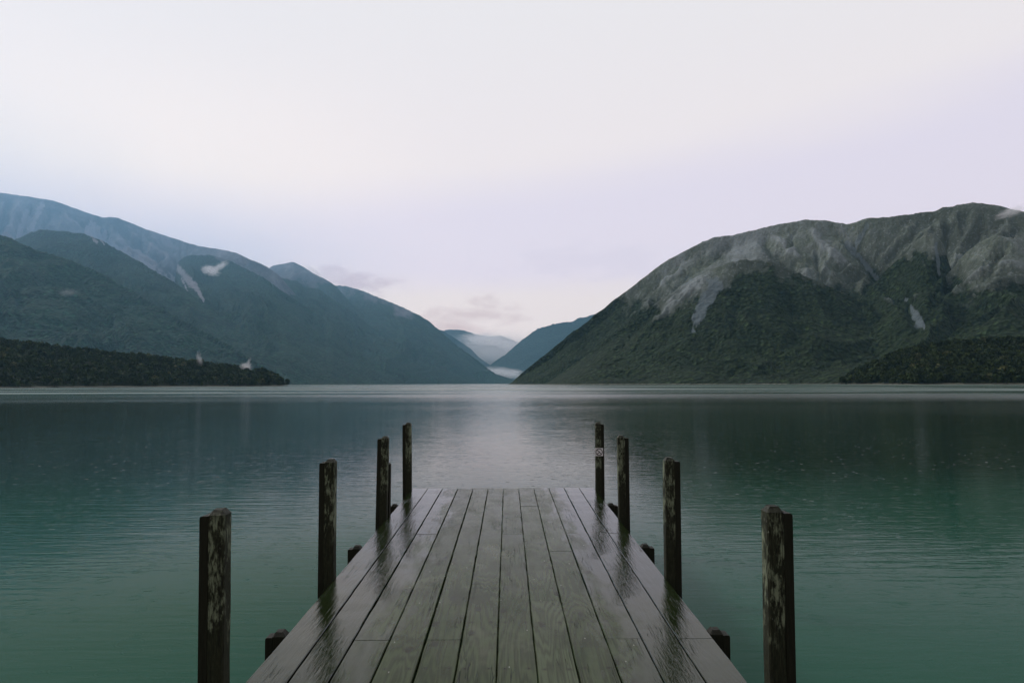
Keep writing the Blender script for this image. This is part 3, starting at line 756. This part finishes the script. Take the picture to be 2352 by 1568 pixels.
W_MAIN, DEP, W_STRIP = .080, .090, .037
def pile_geo(side, ztop, zbot, main, strip, gap=.0, lumpy=0.0, seed=0):
    """square-sawn pile with a weathered, bevelled head; a darker strip runs down its outer side"""
    rg = random.Random(seed)
    a = 0.0; b = W_MAIN
    sx = lambda v: side * v                      # side=+1: outwards is +x
    ch, cv = .024, .007
    # body outline with chamfered arrises, several rings up its length so that it is not ruler straight
    ring = [(cv, 0), (b - cv, 0), (b, cv), (b, DEP - cv), (b - cv, DEP), (cv, DEP), (0, DEP - cv), (0, cv)]
    n = 14
    vs = []; fs = []
    for i in range(n + 1):
        z = zbot + (ztop - ch - zbot) * i / n
        jx = rg.uniform(-.0016, .0016); jy = rg.uniform(-.0016, .0016)
        for (x, y) in ring: vs.append((sx(x + jx + rg.uniform(-.0008, .0008)), y + jy, z))
    ti = .020
    top = [(max(ti, min(b - ti, x)), max(ti, min(DEP - ti, y))) for x, y in ring]
    for x, y in top: vs.append((sx(x), y, ztop + rg.uniform(-.003, .003)))
    for i in range(n + 1):
        for k in range(8):
            p = i * 8 + k; q = i * 8 + (k + 1) % 8
            fs.append((p, q, q + 8, p + 8) if side > 0 else (p, p + 8, q + 8, q))
    t0 = (n + 1) * 8
    fs.append(tuple(range(t0, t0 + 8)) if side > 0 else tuple(range(t0 + 7, t0 - 1, -1)))
    main.add(vs, fs)
    # strip
    s0, s1 = b - .004, b + W_STRIP; r = .010; zt = ztop - ch - .004
    prof = [(s0, zbot), (s1, zbot), (s1, zt - r), (s1 - r * .3, zt - r * .3), (s1 - r, zt), (s0, zt)]
    y0, y1 = .001, DEP - .001
    vs = [(sx(x), y0, z) for x, z in prof] + [(sx(x), y1, z) for x, z in prof]
    m = len(prof)
    fs = [tuple(range(m)), tuple(range(2 * m - 1, m - 1, -1))]
    for k in range(m):
        k2 = (k + 1) % m
        fs.append((k, k + m, k2 + m, k2))
    if side < 0: fs = [f[::-1] for f in fs]
    strip.add(vs, fs)

def mooring_post(side, x_in, Y, ztop, label, lean=(0, 0), group="tall timber posts along the jetty", flip=False, seed=0):
    zb = DZ + TILT * Y
    r = empty("mooring_post", (x_in, Y, zb), (R(lean[1]), R(lean[0]), 0))
    tag(r, label, "post", group)
    m = MB(); s = MB()
    pile_geo(side, ztop, -2.2, m, s, seed=seed)
    m.build("timber", M['post'], r); s.build("outer_strip", M['dark'], r)
    return r
lp, rp = X0 - .006, X1 + .006
mooring_post(-1, lp + .003, 3.49, .895, "tall mottled post left of the jetty, nearest the viewer", (-.5, 0), seed=1)
mooring_post(-1, lp, 5.66, .895, "second nearest tall mottled post left of the jetty", (.15, .3), seed=2)
mooring_post(-1, lp, 8.10, .878, "tall post left of the jetty with a shorter dark post right behind it", (.9, 0), seed=3)
mooring_post(-1, lp, 10.16, .905, "farthest tall post left of the jetty, at its outer corner", (-.5, 0), seed=4)
mooring_post(1, rp, 3.44, .905, "tall mottled post right of the jetty, nearest the viewer", (.1, .3), seed=5)
mooring_post(1, rp, 5.66, .895, "second nearest tall mottled post right of the jetty", (.25, -.4), seed=6)
mooring_post(1, rp, 8.02, .885, "tall post right of the jetty, just nearer than the one with the sign", (-.3, .2), seed=7)
mooring_post(1, rp, 10.10, .905, "tall post at the jetty's far right corner, carrying the small white sign", (0, 0), seed=8)
# the shorter one behind the third left post
r = empty("mooring_post", (lp, 8.30, DZ + TILT * 8.3), (0, R(.4), 0))
tag(r, "short dark post tucked behind the third tall post on the left", "post", "short timber posts along the jetty")
m = MB(); s = MB()
m.box(-.085, 0, 0, .09, -2.2, .565, .012); m.build("timber", M['dark'], r)
# pile heads cut off level with the boards
for side, x in ((-1, lp), (1, rp)):
    for Y in (4.45, 6.70, 8.90, 2.2):
        m = MB(); s = MB()
        pile_geo(side, .012, -2.4, m, s, seed=int(Y * 10))
        pr = empty("pile", (x, Y, 0)); pr.parent = jetty
        m.build("pile_head", M['dark'], pr); s.build("outer_strip", M['dark'], pr)

# ------------------------------------------------------------------ sign on the far right post
sg = empty("sign", (rp + .046, 10.092, DZ + TILT * 10.1 + .505))
tag(sg, "small square white prohibition sign with black ring on the far right post", "sign")
def extr(pts, y0, y1):
    m = MB(); n = len(pts)
    m.add([(x, y0, z) for x, z in pts] + [(x, y1, z) for x, z in pts],
          [tuple(range(n)), tuple(range(2 * n - 1, n - 1, -1))] + [(k, k + n, (k + 1) % n + n, (k + 1) % n) for k in range(n)])
    return m
h = .054
extr([(-h, -h), (h, -h), (h, h), (-h, h)], -.003, 0).build("panel", M['sign_white'], sg)
m = MB(); N = 40; ro, ri = .048, .0385
vs = []; fs = []
for k in range(N):
    a = 2 * math.pi * k / N
    for rr, y in ((ro, -.0032), (ri, -.0032), (ro, -.005), (ri, -.005)): vs.append((rr * math.cos(a), y, rr * math.sin(a)))
for k in range(N):
    a, b = k * 4, ((k + 1) % N) * 4
    fs += [(a + 2, b + 2, b + 3, a + 3), (a, a + 2, a + 3, a + 1)[:0] or (a + 2, a, b, b + 2), (a + 3, b + 3, b + 1, a + 1)]
m.add(vs, fs); m.build("ring", M['sign_black'], sg)
def bar(xa, za, xb, zb, w, y0=-.0055, y1=-.0033):
    dx, dz = xb - xa, zb - za; L = math.hypot(dx, dz); nx, nz = -dz / L * w / 2, dx / L * w / 2
    return extr([(xa + nx, za + nz), (xa - nx, za - nz), (xb - nx, zb - nz), (xb + nx, zb + nz)], y0, y1)
bar(-.030, .031, .029, -.029, .0095).build("slash", M['sign_black'], sg)
f = bar(-.034, -.031, -.006, -.013, .0105, -.0053, -.0034)
b2 = bar(-.004, -.004, .009, .006, .0085, -.0057, -.0034); f.add(b2.v, b2.f)
f.build("pictogram", M['sign_black'], sg)

# ------------------------------------------------------------------ mist
def mist_mat(name, dens, color, nscale, edge=.5, amt=1.2):
    m, nt = new_mat(name); g = NT(nt)
    gen = nt.nodes.new('ShaderNodeTexCoord').outputs['Object']
    rr = g.vmath('LENGTH', gen)
    nz = g.noise(gen, nscale, 6, .68, .6).outputs[0]
    k = g.mapr(g.math('ADD', rr, g.math('MULTIPLY', g.math('SUBTRACT', nz, .5), amt)), edge, .95, 1.0, 0.0)
    v = nt.nodes.new('ShaderNodeVolumePrincipled')
    g.inp(v, 'Color', (*color, 1)); g.inp(v, 'Density', g.math('MULTIPLY', k, dens)); g.inp(v, 'Anisotropy', .2)
    g.out(None, v.outputs[0])
    return m

def puff(px, py, D, wx, wy, dep, tilt, dens, label, seed, edge=.15, amt=1.5, color=(.97, .95, .98)):
    d = ray(px, py) * D
    me = bpy.data.meshes.new("mist")
    import bmesh
    bm = bmesh.new(); bmesh.ops.create_icosphere(bm, subdivisions=3, radius=1.0); bm.to_mesh(me); bm.free()
    k = D / FPX
    o = link("mist", me, mist_mat("mist_%d" % seed, dens / (dep), color, 2.2 + .5 * (seed % 4), edge - .25, amt + 1.1))
    o.location = (d[0], d[1], CAM_H + d[2])
    o.scale = (wx * k, dep, wy * k)
    o.rotation_euler = (0, R(tilt), -math.atan2(d[0], d[1]))
    tag(o, label, "mist", kind="stuff")
puff(484, 621, 5200, 24, 13, 110, 10, 3.2, "bright white mist puff high on the left range", 1, .1, 1.1)
puff(505, 612, 5150, 26, 8, 90, -35, 1.6, "thin mist wisp trailing right from the white puff", 2)
puff(156, 672, 2750, 26, 9, 70, -8, .22, "faint mist wisp on the dark left slope", 3)
puff(458, 824, 960, 8, 20, 20, -14, .42, "thin rising mist wisp behind the left wooded point", 4)
puff(565, 841, 985, 17, 11, 20, 6, 1.0, "white mist puff rising from the end of the left wooded point", 5, .15, 1.3)
puff(571, 831, 986, 5, 13, 12, 18, .45, "thin streak rising from the white puff on the left wooded point", 14)
puff(1155, 856, 6700, 78, 15, 260, 6, 3.0, "bank of low mist lying in the valley gap", 6, .2, 1.3)
puff(1120, 780, 11000, 75, 17, 500, 4, 3.2, "white cloud lying across the farthest peaks", 7, .2, 1.3)
puff(1165, 793, 11000, 50, 15, 400, 0, 3.0, "cloud bank low between the far peaks", 8, .2, 1.3)
puff(1130, 806, 10000, 150, 62, 600, 0, 1.0, "pale soft mist filling the far valley", 11, .25, .2, (1, .96, .98))
puff(1190, 800, 9100, 170, 60, 380, 0, .35, "thin haze of mist beyond the gap", 12, .25, .2, (1, .96, .98))
puff(2322, 487, 1575, 36, 9, 40, -16, 1.3, "mist wisp clinging to the right-hand summit", 9, .15, 1.3)
puff(720, 622, 7000, 34, 8, 120, 32, .8, "thin mist drifting off the small pointed peak", 10)

# thin blue cloud veil hanging about the upper left range
m, nt = new_mat("thin_blue_veil"); g = NT(nt)
p = g.obj(); sp = g.n('ShaderNodeSeparateXYZ'); g.inp(sp, 0, p)
kz = g.math('MULTIPLY', g.mapr(sp.outputs[2], 230, 950), g.mapr(sp.outputs[2], 1250, 2150, 1.0, 0.0))
kx = g.math('MULTIPLY', g.mapr(sp.outputs[0], -450, -3600), g.mapr(sp.outputs[1], 2300, 3100))
nz = g.mapr(g.noise(p, 1 / 900., 3, .5).outputs[0], .3, .7, .7, 1.3)
v = nt.nodes.new('ShaderNodeVolumePrincipled')
g.inp(v, 'Color', (.34, .66, 1.0, 1)); g.inp(v, 'Anisotropy', .4)
g.inp(v, 'Density', g.math('MULTIPLY', g.math('MULTIPLY', g.math('MULTIPLY', kz, kx), nz), 1.5e-4))
g.out(None, v.outputs[0])
mb = MB(); mb.box(-8500, -450, 2250, 9000, 200, 2200)
tag(mb.build("mist", m), "thin blue mist veiling the upper slopes of the left range", "mist", kind="stuff")

# ------------------------------------------------------------------ air
m, nt = new_mat("valley_air"); g = NT(nt)
v = nt.nodes.new('ShaderNodeVolumePrincipled')
g.inp(v, 'Color', (*HAZE_C, 1)); g.inp(v, 'Density', HAZE_K); g.inp(v, 'Anisotropy', .45)
g.out(None, v.outputs[0])
mb = MB(); mb.box(-9500, 9500, -600, HAZE_END, -9, HAZE_TOP)
hz = mb.build("haze", m)
tag(hz, "pale blue air filling the valley", "haze", kind="stuff")

# ------------------------------------------------------------------ render settings
sc.render.engine = 'CYCLES'
sc.view_settings.view_transform = 'Standard'
sc.view_settings.look = 'None'
sc.view_settings.exposure = 0.0
sc.view_settings.gamma = 1.0
sc.cycles.use_denoising = True
sc.cycles.max_bounces = 6
sc.cycles.volume_bounces = 2
sc.cycles.volume_max_steps = 64
sc.cycles.transparent_max_bounces = 16
